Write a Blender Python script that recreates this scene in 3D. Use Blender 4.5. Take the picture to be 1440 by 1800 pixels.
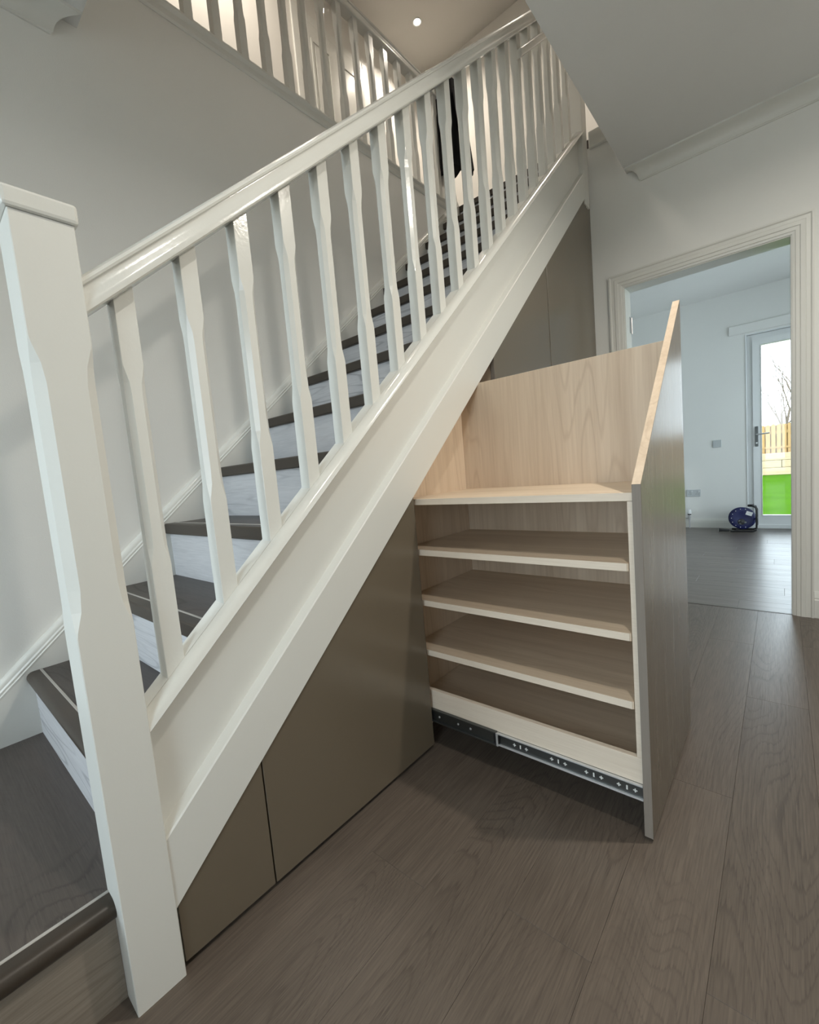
import bpy, bmesh, math, random
from mathutils import Vector, Matrix
random.seed(7)
for o in list(bpy.data.objects): bpy.data.objects.remove(o)
S = bpy.context.scene
COL = S.collection

# ------------------------------------------------------------------ camera
right = Vector((0.7593, 0.6450, -0.0863)).normalized()
down = Vector((-0.0046, -0.1273, -0.9919)); down = (down - right*down.dot(right)).normalized()
fwd = right.cross(down).normalized()
cam = bpy.data.cameras.new('camera'); cam.sensor_fit = 'HORIZONTAL'; cam.sensor_width = 36
cam.lens = 36*764.33/1440; cam.clip_start = 0.02; cam.clip_end = 300
camo = bpy.data.objects.new('camera', cam); COL.objects.link(camo)
m = Matrix.Identity(4)
for i, v in enumerate((right, -down, -fwd)):
    for j in range(3): m[j][i] = v[j]
m[2][3] = 1.0
camo.matrix_world = m
S.camera = camo
# ------------------------------------------------------------------ world, exposure
S.view_settings.view_transform = 'Standard'; S.view_settings.look = 'None'
S.view_settings.exposure = 0.0; S.view_settings.gamma = 1.0; S.view_settings.use_curve_mapping = False
W = bpy.data.worlds.new('world'); S.world = W; W.use_nodes = True
bg = W.node_tree.nodes['Background']; bg.inputs[0].default_value = (0.78, 0.92, 1.0, 1); bg.inputs[1].default_value = 6.2

# ------------------------------------------------------------------ materials
def newmat(name):
    M = bpy.data.materials.new(name); M.use_nodes = True
    nt = M.node_tree; b = nt.nodes['Principled BSDF']
    return M, nt, b
def sRGB(r, g, b):
    f = lambda c: (c/255/12.92) if c <= 10 else ((c/255+.055)/1.055)**2.4
    return (f(r), f(g), f(b), 1)
def N(nt, t, **kw):
    n = nt.nodes.new(t)
    for k, v in kw.items(): setattr(n, k, v)
    return n
def paint(name, col, rough=.5, bump=.0, bscale=300, spec=.5, var=.03, coat=0):
    M, nt, b = newmat(name); L = nt.links
    tc = N(nt, 'ShaderNodeTexCoord')
    no = N(nt, 'ShaderNodeTexNoise'); no.inputs['Scale'].default_value = 2.5; no.inputs['Detail'].default_value = 4
    L.new(tc.outputs['Object'], no.inputs['Vector'])
    mx = N(nt, 'ShaderNodeMix', data_type='RGBA')
    mx.inputs[6].default_value = tuple(c*(1-var) for c in col[:3])+(1,)
    mx.inputs[7].default_value = tuple(min(1, c*(1+var)) for c in col[:3])+(1,)
    L.new(no.outputs['Fac'], mx.inputs[0]); L.new(mx.outputs[2], b.inputs['Base Color'])
    b.inputs['Roughness'].default_value = rough; b.inputs['Specular IOR Level'].default_value = spec
    b.inputs['Coat Weight'].default_value = coat
    if bump:
        n2 = N(nt, 'ShaderNodeTexNoise'); n2.inputs['Scale'].default_value = bscale; n2.inputs['Detail'].default_value = 3
        L.new(tc.outputs['Object'], n2.inputs['Vector'])
        bp = N(nt, 'ShaderNodeBump'); bp.inputs['Strength'].default_value = bump; bp.inputs['Distance'].default_value = .002
        L.new(n2.outputs['Fac'], bp.inputs['Height']); L.new(bp.outputs[0], b.inputs['Normal'])
    return M
def wood(name, dark, light, axis, rough=.4, rings=10, rscale=(5.0, .7), fiber=.35, ring=.3, streak=.3, bump=.1, spec=.5, vary=.05, fscale=(260, 9), ior=1.5):
    """grain runs along axis; ring lines are contours of a stretched noise that fade in and out, fibers are fine stretched noise"""
    Mt, nt, b = newmat(name); L = nt.links
    tc = N(nt, 'ShaderNodeTexCoord'); oi = N(nt, 'ShaderNodeObjectInfo')
    off = N(nt, 'ShaderNodeVectorMath', operation='MULTIPLY_ADD')
    cb = N(nt, 'ShaderNodeCombineXYZ')
    for i in range(3): L.new(oi.outputs['Random'], cb.inputs[i])
    L.new(cb.outputs[0], off.inputs[0]); off.inputs[1].default_value = (7.7, 11.3, 9.1); L.new(tc.outputs['Object'], off.inputs[2])
    def noise(a, c, detail, ro=.5):
        mp = N(nt, 'ShaderNodeMapping'); s_ = [a, a, a]; s_[axis] = c
        mp.inputs['Scale'].default_value = s_; L.new(off.outputs[0], mp.inputs['Vector'])
        n = N(nt, 'ShaderNodeTexNoise'); n.inputs['Scale'].default_value = 1; n.inputs['Detail'].default_value = detail; n.inputs['Roughness'].default_value = ro
        L.new(mp.outputs[0], n.inputs['Vector']); return n.outputs['Fac']
    def math_(op, x, y, z=None):
        m_ = N(nt, 'ShaderNodeMath', operation=op)
        for k, v in enumerate((x, y, z)):
            if v is None: continue
            if isinstance(v, (int, float)): m_.inputs[k].default_value = v
            else: L.new(v, m_.inputs[k])
        return m_.outputs[0]
    fib = noise(fscale[0], fscale[1], 3, .6)
    field = math_('MULTIPLY_ADD', fib, .012, noise(rscale[0], rscale[1], 2.2, .42))
    saw = math_('PINGPONG', math_('MULTIPLY', field, rings*2), .5)
    ln = N(nt, 'ShaderNodeMapRange', interpolation_type='SMOOTHSTEP'); ln.inputs[1].default_value = .34; ln.inputs[2].default_value = .5; L.new(saw, ln.inputs[0])
    mk = N(nt, 'ShaderNodeMapRange', interpolation_type='SMOOTHSTEP'); mk.inputs[1].default_value = .42; mk.inputs[2].default_value = .62; L.new(noise(rscale[0]*.9+1.7, rscale[1]*1.3, 1), mk.inputs[0])
    pores = math_('MULTIPLY', ln.outputs[0], math_('MULTIPLY_ADD', mk.outputs[0], .85, .15))
    pores = math_('MULTIPLY', pores, math_('MULTIPLY_ADD', fib, 1.2, .25))
    st = noise(22, .9, 3, .55)
    fac = math_('MULTIPLY_ADD', math_('SUBTRACT', fib, .5), fiber*2, .55)
    fac = math_('MULTIPLY_ADD', math_('SUBTRACT', st, .5), streak*2, fac)
    fac = math_('MULTIPLY_ADD', pores, -ring*1.5, fac)
    mx = N(nt, 'ShaderNodeMix', data_type='RGBA'); mx.inputs[6].default_value = dark; mx.inputs[7].default_value = light; mx.clamp_factor = True
    L.new(fac, mx.inputs[0])
    hsv = N(nt, 'ShaderNodeHueSaturation'); L.new(mx.outputs[2], hsv.inputs['Color'])
    vr = N(nt, 'ShaderNodeMapRange'); vr.inputs[3].default_value = 1-vary; vr.inputs[4].default_value = 1+vary; L.new(oi.outputs['Random'], vr.inputs[0])
    L.new(vr.outputs[0], hsv.inputs['Value']); L.new(hsv.outputs[0], b.inputs['Base Color'])
    L.new(math_('MULTIPLY_ADD', fac, -.10, rough+.06), b.inputs['Roughness'])
    b.inputs['Specular IOR Level'].default_value = spec; b.inputs['IOR'].default_value = ior
    if bump:
        bp = N(nt, 'ShaderNodeBump'); bp.inputs['Strength'].default_value = bump; bp.inputs['Distance'].default_value = .001
        L.new(fac, bp.inputs['Height']); L.new(bp.outputs[0], b.inputs['Normal'])
    return Mt
def simple(name, col, rough=.5, metal=0, emit=None, estr=0):
    M, nt, b = newmat(name)
    no = N(nt, 'ShaderNodeTexNoise'); no.inputs['Scale'].default_value = 40
    mx = N(nt, 'ShaderNodeMix', data_type='RGBA'); mx.inputs[6].default_value = tuple(c*.94 for c in col[:3])+(1,); mx.inputs[7].default_value = col
    nt.links.new(no.outputs['Fac'], mx.inputs[0]); nt.links.new(mx.outputs[2], b.inputs['Base Color'])
    b.inputs['Roughness'].default_value = rough; b.inputs['Metallic'].default_value = metal
    if emit: b.inputs['Emission Color'].default_value = emit; b.inputs['Emission Strength'].default_value = estr
    return M
M = {}
M['wall'] = paint('wall_paint', (.83, .83, .80, 1), .65, .12, 260, .3)
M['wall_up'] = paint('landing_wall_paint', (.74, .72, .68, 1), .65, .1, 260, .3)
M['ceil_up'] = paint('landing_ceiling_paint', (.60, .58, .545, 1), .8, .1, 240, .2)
M['ceil'] = paint('ceiling_paint', (.76, .76, .745, 1), .8, .15, 240, .2)
M['farwall'] = paint('far_room_paint', (.81, .81, .785, 1), .7, .08, 240, .3)
M['gloss'] = paint('white_gloss_paint', (.75, .75, .71, 1), .16, .12, 120, .5, .02)
M['satin'] = paint('white_satin_paint', (.74, .74, .70, 1), .35, .06, 160, .5, .02)
M['upvc'] = paint('white_plastic', (.80, .82, .82, 1), .3, 0, 100, .5, .01)
M['taupe'] = paint('taupe_laminate', sRGB(108, 98, 83), .25, .015, 90, .9, .02)
M['taupe_brushed'] = wood('taupe_brushed_veneer', sRGB(92, 84, 72), sRGB(124, 114, 100), 2, .28, 3, (8, .5), .45, .05, .25, .30, .7, .01, (240, 5), 1.6)
M['taupe_edge'] = wood('taupe_edge_band', sRGB(122, 113, 104), sRGB(146, 137, 128), 2, .5, 3, (6, .5), .3, .05, .2, .03, .4, .01)
M['oak'] = wood('pale_oak_laminate_upright', sRGB(184, 160, 135), sRGB(236, 218, 196), 2, .42, 11, (4.5, .4), .24, .16, .42, .04, .4, .02, (120, 4))
M['oak_x'] = wood('pale_oak_laminate_shelf', sRGB(188, 165, 140), sRGB(234, 217, 195), 0, .42, 11, (4.5, .4), .24, .14, .4, .04, .4, .02, (120, 4))
M['oak_edge'] = wood('pale_oak_edge_band', sRGB(216, 199, 180), sRGB(238, 225, 208), 0, .45, 2, (20, 1.0), .45, .05, .3, .03, .4, .02)
M['plank_y'] = wood('floor_plank_lengthwise', sRGB(63, 55, 49), sRGB(117, 106, 96), 1, .34, 36, (2.6, .5), .50, .17, .22, .2, .5, .05)
M['plank_x'] = wood('floor_plank_crosswise', sRGB(70, 64, 60), sRGB(126, 117, 111), 0, .30, 20, (3.0, .55), .45, .14, .42, .28, .5, .06)
M['step_riser'] = wood('grey_step_riser', sRGB(112, 103, 93), sRGB(160, 150, 138), 1, .4, 16, (4, .6), .45, .2, .3, .15, .5, .03)
M['tread'] = wood('dark_tread', sRGB(56, 50, 47), sRGB(86, 79, 75), 0, .42, 12, (4.0, .8), .35, .25, .2, .12, .5, .03)
M['landing'] = wood('dark_landing_board', sRGB(60, 53, 49), sRGB(104, 95, 89), 0, .40, 22, (3.0, 1.3), .42, .22, .2, .15, .5, .03)
M['riser'] = wood('limed_riser_board', sRGB(150, 150, 156), sRGB(226, 226, 229), 0, .45, 9, (9.0, .7), .35, .30, .35, .08, .4, .02, (180, 6))
M['nosing'] = simple('dark_nosing', sRGB(62, 54, 46), .38)
M['riser'] = wood('limed_riser_board', sRGB(172, 172, 176), sRGB(226, 226, 228), 0, .45, 6, (9.0, .9), .35, .40, .1, .4, .03)
M['metal'] = simple('brushed_steel', (.62, .62, .63, 1), .32, 1)
M['zinc'] = simple('zinc_runner', (.72, .73, .74, 1), .3, .55)
M['zinc_dark'] = simple('dark_zinc_runner', (.16, .17, .17, 1), .4, 1)
M['strip'] = simple('pale_inlay_strip', sRGB(186, 182, 176), .35)
M['black'] = simple('black_plastic', (.012, .012, .013, 1), .45)
M['dark'] = simple('shadow_gap_black', (.01, .01, .01, 1), .9)
M['subfloor'] = simple('brown_underlay', sRGB(52, 45, 40), .9)
M['plate'] = simple('pale_grey_plate', (.52, .55, .56, 1), .4)
M['holes'] = simple('white_slot', (.8, .8, .78, 1), .5)
M['blue'] = simple('blue_plastic', sRGB(13, 22, 78), .35)
M['sticker'] = simple('white_sticker', (.8, .8, .8, 1), .6)
M['rubber'] = simple('black_rubber', (.015, .015, .016, 1), .6)
M['cloth'] = simple('black_cloth', (.004, .004, .005, 1), .95)
M['fence'] = wood('new_softwood', sRGB(138, 106, 64), sRGB(182, 148, 100), 2, .7, 5, (12, 1), .3, .3, .3, .1, .3, .08)
M['sleeper'] = wood('pale_sleeper', sRGB(158, 136, 106), sRGB(192, 170, 140), 0, .7, 4, (12, 1), .3, .3, .3, .1, .3, .05)
M['bark'] = simple('bare_bark', sRGB(118, 104, 92), .9)
M['lamp'] = simple('lit_lamp_lens', (1, 1, 1, 1), .5, 0, (1, .90, .76, 1), 30)
M['drum'] = simple('added_drum_diffuser', (1, 1, 1, 1), .5, 0, (1, .90, .76, 1), 8)
M['lamp_h'] = simple('lit_hall_lens', (1, 1, 1, 1), .5, 0, (1, .97, .92, 1), 30)
def grassmat():
    Mt, nt, b = newmat('lawn_grass'); L = nt.links
    tc = N(nt, 'ShaderNodeTexCoord'); n = N(nt, 'ShaderNodeTexNoise'); n.inputs['Scale'].default_value = 2.2; n.inputs['Detail'].default_value = 9; n.inputs['Roughness'].default_value = .75
    L.new(tc.outputs['Object'], n.inputs['Vector'])
    mx = N(nt, 'ShaderNodeMix', data_type='RGBA'); mx.inputs[6].default_value = (.018, .055, .004, 1); mx.inputs[7].default_value = (.070, .160, .012, 1)
    L.new(n.outputs['Fac'], mx.inputs[0]); L.new(mx.outputs[2], b.inputs['Base Color']); b.inputs['Roughness'].default_value = .9; b.inputs['Specular IOR Level'].default_value = 0
    return Mt
M['bounce_paving'] = paint('pale_bounce_paving', (.50, .49, .46, 1), .8, .2, 60, .2, .08)
M['grass'] = grassmat()
def glassmat():
    Mt, nt, b = newmat('clear_glazing'); L = nt.links
    out = nt.nodes['Material Output']
    tr = N(nt, 'ShaderNodeBsdfTransparent'); gl = N(nt, 'ShaderNodeBsdfGlossy'); gl.inputs['Roughness'].default_value = .02
    fr = N(nt, 'ShaderNodeFresnel'); fr.inputs[0].default_value = 1.45
    ms = N(nt, 'ShaderNodeMixShader'); L.new(fr.outputs[0], ms.inputs[0]); L.new(tr.outputs[0], ms.inputs[1]); L.new(gl.outputs[0], ms.inputs[2])
    L.new(ms.outputs[0], out.inputs[0])
    return Mt
M['glass'] = glassmat()

# ------------------------------------------------------------------ mesh helpers
def link(name, me, mat, parent=None):
    o = bpy.data.objects.new(name, me); COL.objects.link(o)
    if mat is not None:
        me.materials.clear()
        me.materials.append(M[mat] if isinstance(mat, str) else mat)
    if parent is not None:
        o.parent = parent
        o.matrix_parent_inverse = Matrix.Translation(parent.location).inverted() if parent.type == 'EMPTY' else Matrix.Identity(4)
    return o
def mesh(name, vs, fs, mat, parent=None, bevel=0, seg=1, smooth=False, sharp=None):
    bm = bmesh.new()
    bv = [bm.verts.new(v) for v in vs]
    for f in fs:
        try: bm.faces.new([bv[i] for i in f])
        except ValueError: pass
    bmesh.ops.recalc_face_normals(bm, faces=bm.faces[:])
    if bevel:
        es = [e for e in bm.edges if len(e.link_faces) == 2 and e.calc_face_angle(0) > .3]
        bmesh.ops.bevel(bm, geom=es, offset=bevel, segments=seg, affect='EDGES', profile=.5, clamp_overlap=True)
    me = bpy.data.meshes.new(name); bm.to_mesh(me); bm.free()
    if smooth:
        me.shade_smooth()
        if sharp is not None: me.set_sharp_from_angle(angle=sharp)
    return link(name, me, mat, parent)
def box(name, x0, x1, y0, y1, z0, z1, mat, parent=None, bevel=0, seg=1):
    vs = [(x, y, z) for x in (x0, x1) for y in (y0, y1) for z in (z0, z1)]
    fs = [(0, 1, 3, 2), (4, 6, 7, 5), (0, 4, 5, 1), (2, 3, 7, 6), (0, 2, 6, 4), (1, 5, 7, 3)]
    return mesh(name, vs, fs, mat, parent, bevel, seg)
def prism(name, poly, a0, a1, ax, mat, parent=None, bevel=0, seg=1, f=None, smooth=False):
    """poly in the two other axes (cyclic order kept ascending), extruded along ax"""
    n = len(poly)
    def P(a, p):
        v = (a, p[0], p[1]) if ax == 0 else ((p[0], a, p[1]) if ax == 1 else (p[0], p[1], a))
        return f(v) if f else v
    vs = [P(a0, p) for p in poly]+[P(a1, p) for p in poly]
    fs = [tuple(range(n)), tuple(range(n, 2*n))]+[(i, (i+1) % n, n+(i+1) % n, n+i) for i in range(n)]
    return mesh(name, vs, fs, mat, parent, bevel, seg, smooth, .6 if smooth else None)
def sweep(name, prof, path, mat, parent=None, closed=False, smooth=True):
    """prof(i)->list of points already in 3D for each station"""
    rings = [prof(p) for p in path]; n = len(rings[0]); vs = [v for r in rings for v in r]; fs = []
    for k in range(len(rings)-1):
        for i in range(n): fs.append((k*n+i, k*n+(i+1) % n, (k+1)*n+(i+1) % n, (k+1)*n+i))
    if not closed: fs += [tuple(range(n)), tuple(range((len(rings)-1)*n, len(rings)*n))]
    return mesh(name, vs, fs, mat, parent, smooth=smooth, sharp=.7)
def lathe(name, prof, c, axis, mat, parent=None, n=24, smooth=True):
    """prof: list of (radius, height along axis)"""
    ax = Vector(axis).normalized(); t = Vector((0, 0, 1)) if abs(ax.z) < .9 else Vector((1, 0, 0))
    u = ax.cross(t).normalized(); v = ax.cross(u)
    c = Vector(c)
    return sweep(name, lambda rh: [c+ax*rh[1]+(u*math.cos(2*math.pi*i/n)+v*math.sin(2*math.pi*i/n))*max(rh[0], 1e-5) for i in range(n)], prof, mat, parent, smooth=smooth)
def tube(name, pts, r, mat, parent=None, n=8, r1=None):
    pts = [Vector(p) for p in pts]; K = len(pts)
    def ring(k):
        d = (pts[min(k+1, K-1)]-pts[max(k-1, 0)]).normalized()
        t = Vector((0, 0, 1)) if abs(d.z) < .9 else Vector((1, 0, 0))
        u = d.cross(t).normalized(); v = d.cross(u); rr = r if r1 is None else r+(r1-r)*k/(K-1)
        return [pts[k]+(u*math.cos(2*math.pi*i/n)+v*math.sin(2*math.pi*i/n))*rr for i in range(n)]
    return sweep(name, ring, range(K), mat, parent)
def tag(o, label=None, cat=None, group=None, kind=None):
    if label: o['label'] = label
    if cat: o['category'] = cat
    if group: o['group'] = group
    if kind: o['kind'] = kind
    return o
def thing(name, loc, label, cat, group=None):
    o = bpy.data.objects.new(name, None); COL.objects.link(o); o.location = loc; o.empty_display_size = .1
    return tag(o, label, cat, group)
def struct(o, label=None):
    o['kind'] = 'structure'
    if label: o['label'] = label
    return o

# ------------------------------------------------------------------ key dimensions (metres, camera stands at x=y=0, 1 m up)
XC = -0.955          # cupboard fronts under the stair
SL = 0.8824          # stair pitch (rise/going)
RISE, GO = 0.2175, 0.2465
XW = -1.97           # wall beside the stair
YD = 3.20            # wall with the doorway
ZC = 2.7275          # hall ceiling
ZL = 14*RISE         # landing level
XE = -0.73           # edge of the hall ceiling at the stairwell
XR = 1.35            # hall wall on the right
YF = -1.15           # hall front wall
YFAR, ZFAR = 6.33, 2.668
yn = lambda n: 0.199+(n-2)*GO     # front of nosing n

# ------------------------------------------------------------------ setting: floors
fl = struct(box('floor', XW-.05, XR+.05, YF-.05, YD+.02, -.08, -.009, 'subfloor'), 'dark grey-brown wood plank floor of the hall')
pw, plen = .182, 1.22
x = -1.0-.02; k = 0
x_edges = []
while x < XR:
    x1 = min(x+pw, XR)
    y = YF-.02-((k*0.47) % 1.0)*plen
    while y < YD:
        y0, y1 = max(y, YF), min(y+plen, YD)
        if y1-y0 > .02: box('plank', x+.0002, x1-.0002, y0+.0002, y1-.0002, -.009, 0, 'plank_y', fl, .0004)
        y += plen
    x = x1; k += 1
# hollow under the stair behind the cupboard fronts
for i in range(5): box('plank', XW+.02+i*.186, XW+.02+(i+1)*.186-.001, .25, YD-.002, -.009, -.0005, 'plank_y', fl)
fr = struct(box('floor', -2.7, 1.75, YD+.02, YFAR+.1, -.08, -.009, 'subfloor'), 'grey wood plank floor of the room beyond the doorway')
y = YD+.012; k = 0
while y < YFAR:
    y1 = min(y+pw, YFAR); xx = -2.65-((k*.41) % 1.0)*plen
    while xx < 1.7:
        a, b_ = max(xx, -2.65), min(xx+plen, 1.7)
        if b_-a > .02: box('plank', a+.0004, b_-.0004, y+.0004, y1-.0004, -.009, 0, 'plank_x', fr, .0006)
        xx += plen
    y = y1; k += 1
ts = struct(box('trim_1', -.765, .04, YD-.004, YD+.012, -.008, .0015, 'nosing', None, .001), 'thin dark threshold strip under the doorway')

# ------------------------------------------------------------------ setting: walls
def wall(name, x0, x1, y0, y1, z0, z1, mat='wall', parent=None):
    o = box(name, x0, x1, y0, y1, z0, z1, mat, parent)
    return struct(o) if parent is None else o
wall('wall_left', XW-.12, XW, YF, YD+.1, -.08, ZL-.062)['label'] = 'plain white wall running up beside the stair'
# wall with the doorway: one solid outline around the opening
DX0, DX1, DZ = -.765, .04, 2.05
vs = [(XW, -.05), (DX0-.028, -.05), (DX0-.028, DZ+.028), (DX1+.028, DZ+.028), (DX1+.028, -.05), (XR, -.05), (XR, ZL-.055), (XW, ZL-.055)]
prism('wall_back', vs, YD, YD+.12, 1, 'wall'); wb = bpy.data.objects['wall_back']; struct(wb, 'white hall wall around the open doorway')
wall('wall_right', XR, XR+.12, YF, YD, -.08, ZC+.02)
# front wall with window over the quarter landing
WX0, WX1, WZ0, WZ1 = -1.90, -1.02, .27, 2.30
vs = [(XW-.12, -.08), (XR+.12, -.08), (XR+.12, 5.45), (XW-.12, 5.45)]
def frame_wall(name, o0, o1, h0, h1, a0, a1, ax, mat):
    """rect wall with a rect hole, outer o0..o1 (2D), hole h0..h1"""
    O = [(o0[0], o0[1]), (o1[0], o0[1]), (o1[0], o1[1]), (o0[0], o1[1])]; H = [(h0[0], h0[1]), (h1[0], h0[1]), (h1[0], h1[1]), (h0[0], h1[1])]
    P = lambda a, p: (a, p[0], p[1]) if ax == 0 else (p[0], a, p[1])
    V = [P(a0, p) for p in O+H]+[P(a1, p) for p in O+H]; F = []
    for i in range(4):
        j = (i+1) % 4
        F += [(i, j, 4+j, 4+i), (8+i, 8+j, 12+j, 12+i), (i, j, 8+j, 8+i), (4+i, 4+j, 12+j, 12+i)]
    return mesh(name, V, F, mat)
FDX0, FDX1, FDZ = -.52, .40, 2.08
def holed_wall(name, o0, o1, holes, a0, a1, mat):
    """wall in the x-z plane with rectangular holes, built on a grid of cells"""
    xs = sorted({o0[0], o1[0]}|{h[0] for h in holes}|{h[1] for h in holes}); zs = sorted({o0[1], o1[1]}|{h[2] for h in holes}|{h[3] for h in holes})
    solid = lambda i, k: 0 <= i < len(xs)-1 and 0 <= k < len(zs)-1 and not any(h[0] <= xs[i] and xs[i+1] <= h[1] and h[2] <= zs[k] and zs[k+1] <= h[3] for h in holes)
    V, F, idx = [], [], {}
    def vi(i, k, a):
        if (i, k, a) not in idx: idx[(i, k, a)] = len(V); V.append((xs[i], a1 if a else a0, zs[k]))
        return idx[(i, k, a)]
    for i in range(len(xs)-1):
        for k in range(len(zs)-1):
            if not solid(i, k): continue
            for a in (0, 1): F.append((vi(i, k, a), vi(i+1, k, a), vi(i+1, k+1, a), vi(i, k+1, a)))
            for (di, dk, e) in ((-1, 0, ((0, 0), (0, 1))), (1, 0, ((1, 0), (1, 1))), (0, -1, ((0, 0), (1, 0))), (0, 1, ((0, 1), (1, 1)))):
                if not solid(i+di, k+dk):
                    (p, q), (r, t_) = e; F.append((vi(i+p, k+q, 0), vi(i+r, k+t_, 0), vi(i+r, k+t_, 1), vi(i+p, k+q, 1)))
    return mesh(name, V, F, mat)
struct(holed_wall('wall_front', (XW-.12, -.08), (XR+.12, 5.5), [(WX0, WX1, WZ0, WZ1), (FDX0, FDX1, -.08, FDZ)], YF-.15, YF, 'wall'))
fd = struct(frame_wall('door_added_3', (FDX0, 0), (FDX1, FDZ), (FDX0+.12, .22), (FDX1-.12, FDZ-.12), YF-.11, YF-.05, 1, 'upvc'), 'unseen white glazed front door added behind the hall for daylight')  # unseen door added so daylight reaches the shelves and doorway wall
box('pane', FDX0+.12, FDX1-.12, YF-.085, YF-.08, .22, FDZ-.12, 'glass', fd)
box('door_sill', FDX0, FDX1, YF-.15, YF, -.08, 0, 'metal', fd)
# unseen window added in it for daylight from the front left
w1 = struct(frame_wall('window_added_1', (WX0, WZ0), (WX1, WZ1), (WX0+.06, WZ0+.06), (WX1-.06, WZ1-.06), YF-.11, YF-.05, 1, 'upvc'), 'unseen white framed window added beside the foot of the stair for daylight')
box('pane', WX0+.06, WX1-.06, YF-.085, YF-.08, WZ0+.06, WZ1-.06, 'glass', w1)
# ceilings
struct(box('ceiling', XE, XR, YF, YD, ZC, ZL-.01, 'ceil'), 'plain hall ceiling beside the stairwell opening')
struct(box('ceiling', XW, XE, YF, .645, ZC, ZL-.01, 'ceil'), 'hall ceiling over the foot of the stair')
# upper storey shell
UX0, UX1, UY1, UZ = -3.2, XR, 4.5, 5.45
struct(box('floor', UX0, XW-.02, YF, UY1, ZL-.25, ZL, 'tread'), 'upper gallery floor')
struct(box('floor', XW-.02, UX1, YD+.003, UY1, ZL-.25, ZL, 'tread'), 'upper landing floor at the head of the stair')
# upstairs back wall with doorway hole for a panel door
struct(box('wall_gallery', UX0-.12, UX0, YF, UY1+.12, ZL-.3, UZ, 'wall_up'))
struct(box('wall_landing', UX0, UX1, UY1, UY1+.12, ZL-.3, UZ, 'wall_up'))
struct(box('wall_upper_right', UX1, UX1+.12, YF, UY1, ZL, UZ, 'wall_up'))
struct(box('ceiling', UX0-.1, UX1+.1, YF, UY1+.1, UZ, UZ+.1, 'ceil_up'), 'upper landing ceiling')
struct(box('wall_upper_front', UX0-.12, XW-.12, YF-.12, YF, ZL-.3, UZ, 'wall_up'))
# coves
def cove_prof(d):   # (out from wall, below ceiling)
    pts = [(0, 0), (d, 0), (d, -.010), (d-.007, -.012)]
    for i in range(1, 8):
        a = i/8*math.pi/2
        pts.append((.012+(d-.021)*(1-math.sin(a)), -.014-(d-.024)*(1-math.cos(a))))
    pts += [(.010, -d+.008), (.007, -d+.006), (.006, -d), (0, -d)]
    return pts
D = .0785
cp = cove_prof(D)
n = len(cp)
def cove(name, fa, fb):
    V = [fa(p) for p in cp]+[fb(p) for p in cp]
    F = [tuple(range(n)), tuple(range(n, 2*n))]+[(i, (i+1) % n, n+(i+1) % n, n+i) for i in range(n)]
    return struct(mesh(name, V, F, 'satin', smooth=True, sharp=.5))
cove('trim_2', lambda p: (XE+.005+(D-p[0])*.95, YD-p[0], ZC+p[1]), lambda p: (XR, YD-p[0], ZC+p[1]))['label'] = 'white cove moulding over the doorway wall'
cove('trim_3', lambda p: (XW+p[0], YF, ZC+p[1]), lambda p: (XW+p[0], .64-(D-p[0])*1.1, ZC+p[1]))['label'] = 'cut end of white cove above the stair wall'

# door lining and architrave around the hall doorway
dl = struct(box('door_1', DX0-.0275, DX0, YD-.004, YD+.125, 0, DZ+.0275, 'satin', None, .0015), 'white door lining and stepped architrave of the open doorway')
box('lining', DX1, DX1+.0275, YD-.004, YD+.125, 0, DZ+.0275, 'satin', dl, .0015)
box('lining', DX0, DX1, YD-.004, YD+.125, DZ, DZ+.0275, 'satin', dl, .0015)
AW = .086
arch_prof = [(0, 0), (0, .010), (.012, .012), (.014, .016), (.030, .017), (.034, .021), (.052, .022), (.056, .018), (.072, .018), (.078, .024), (AW, .024), (AW, 0)]
def architrave(name, pts):
    """pts : function of profile offset o -> corner (x,z)"""
    for a, b_ in ((0, 1), (1, 2), (2, 3)):
        V = []
        for (o, t) in arch_prof: c = pts(o)[a]; V.append((c[0], YD-t, c[1]))
        for (o, t) in arch_prof: c = pts(o)[b_]; V.append((c[0], YD-t, c[1]))
        q = len(arch_prof)
        F = [tuple(range(q)), tuple(range(q, 2*q))]+[(i, (i+1) % q, q+(i+1) % q, q+i) for i in range(q)]
        mesh('architrave', V, F, 'satin', dl)
architrave('architrave', lambda o: [(DX0-.006-o, 0), (DX0-.006-o, DZ+.006+o), (DX1+.006+o, DZ+.006+o), (DX1+.006+o, 0)])
for zz in (1.785, .25):
    hg = box('hinge', DX0, DX0+.003, YD+.085, YD+.120, zz, zz+.105, 'metal', dl, .001)
    tube('hinge_pin', [(DX0+.004, YD+.128, zz), (DX0+.004, YD+.128, zz+.105)], .006, 'metal', hg)
    for q in (.02, .0525, .085): lathe('screw', [(.0001, 0), (.004, 0), (.003, .0015), (.0001, .0015)], (DX0+.003, YD+.10, zz+q), (1, 0, 0), 'metal', hg, 10)
def skirt_prof(h=.145, t=.018):
    return [(0, 0), (t, 0), (t, h-.045), (t-.003, h-.04), (t-.003, h-.03), (t-.009, h-.012), (t-.012, h), (0, h)]
def baseboard(name, p0, p1, nrm, h=.145, mat='satin'):
    pr = skirt_prof(h); V = []
    for p in (p0, p1):
        for (o, z) in pr: V.append((p[0]+nrm[0]*o, p[1]+nrm[1]*o, z))
    q = len(pr)
    return struct(mesh(name, V, [tuple(range(q)), tuple(range(q, 2*q))]+[(i, (i+1) % q, q+(i+1) % q, q+i) for i in range(q)], mat))
baseboard('baseboard_back', (DX1+AW+.007, YD), (XR, YD), (0, -1))['label'] = 'white baseboard right of the doorway'
baseboard('baseboard_right', (XR, YF), (XR, YD-.02), (-1, 0))
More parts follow.
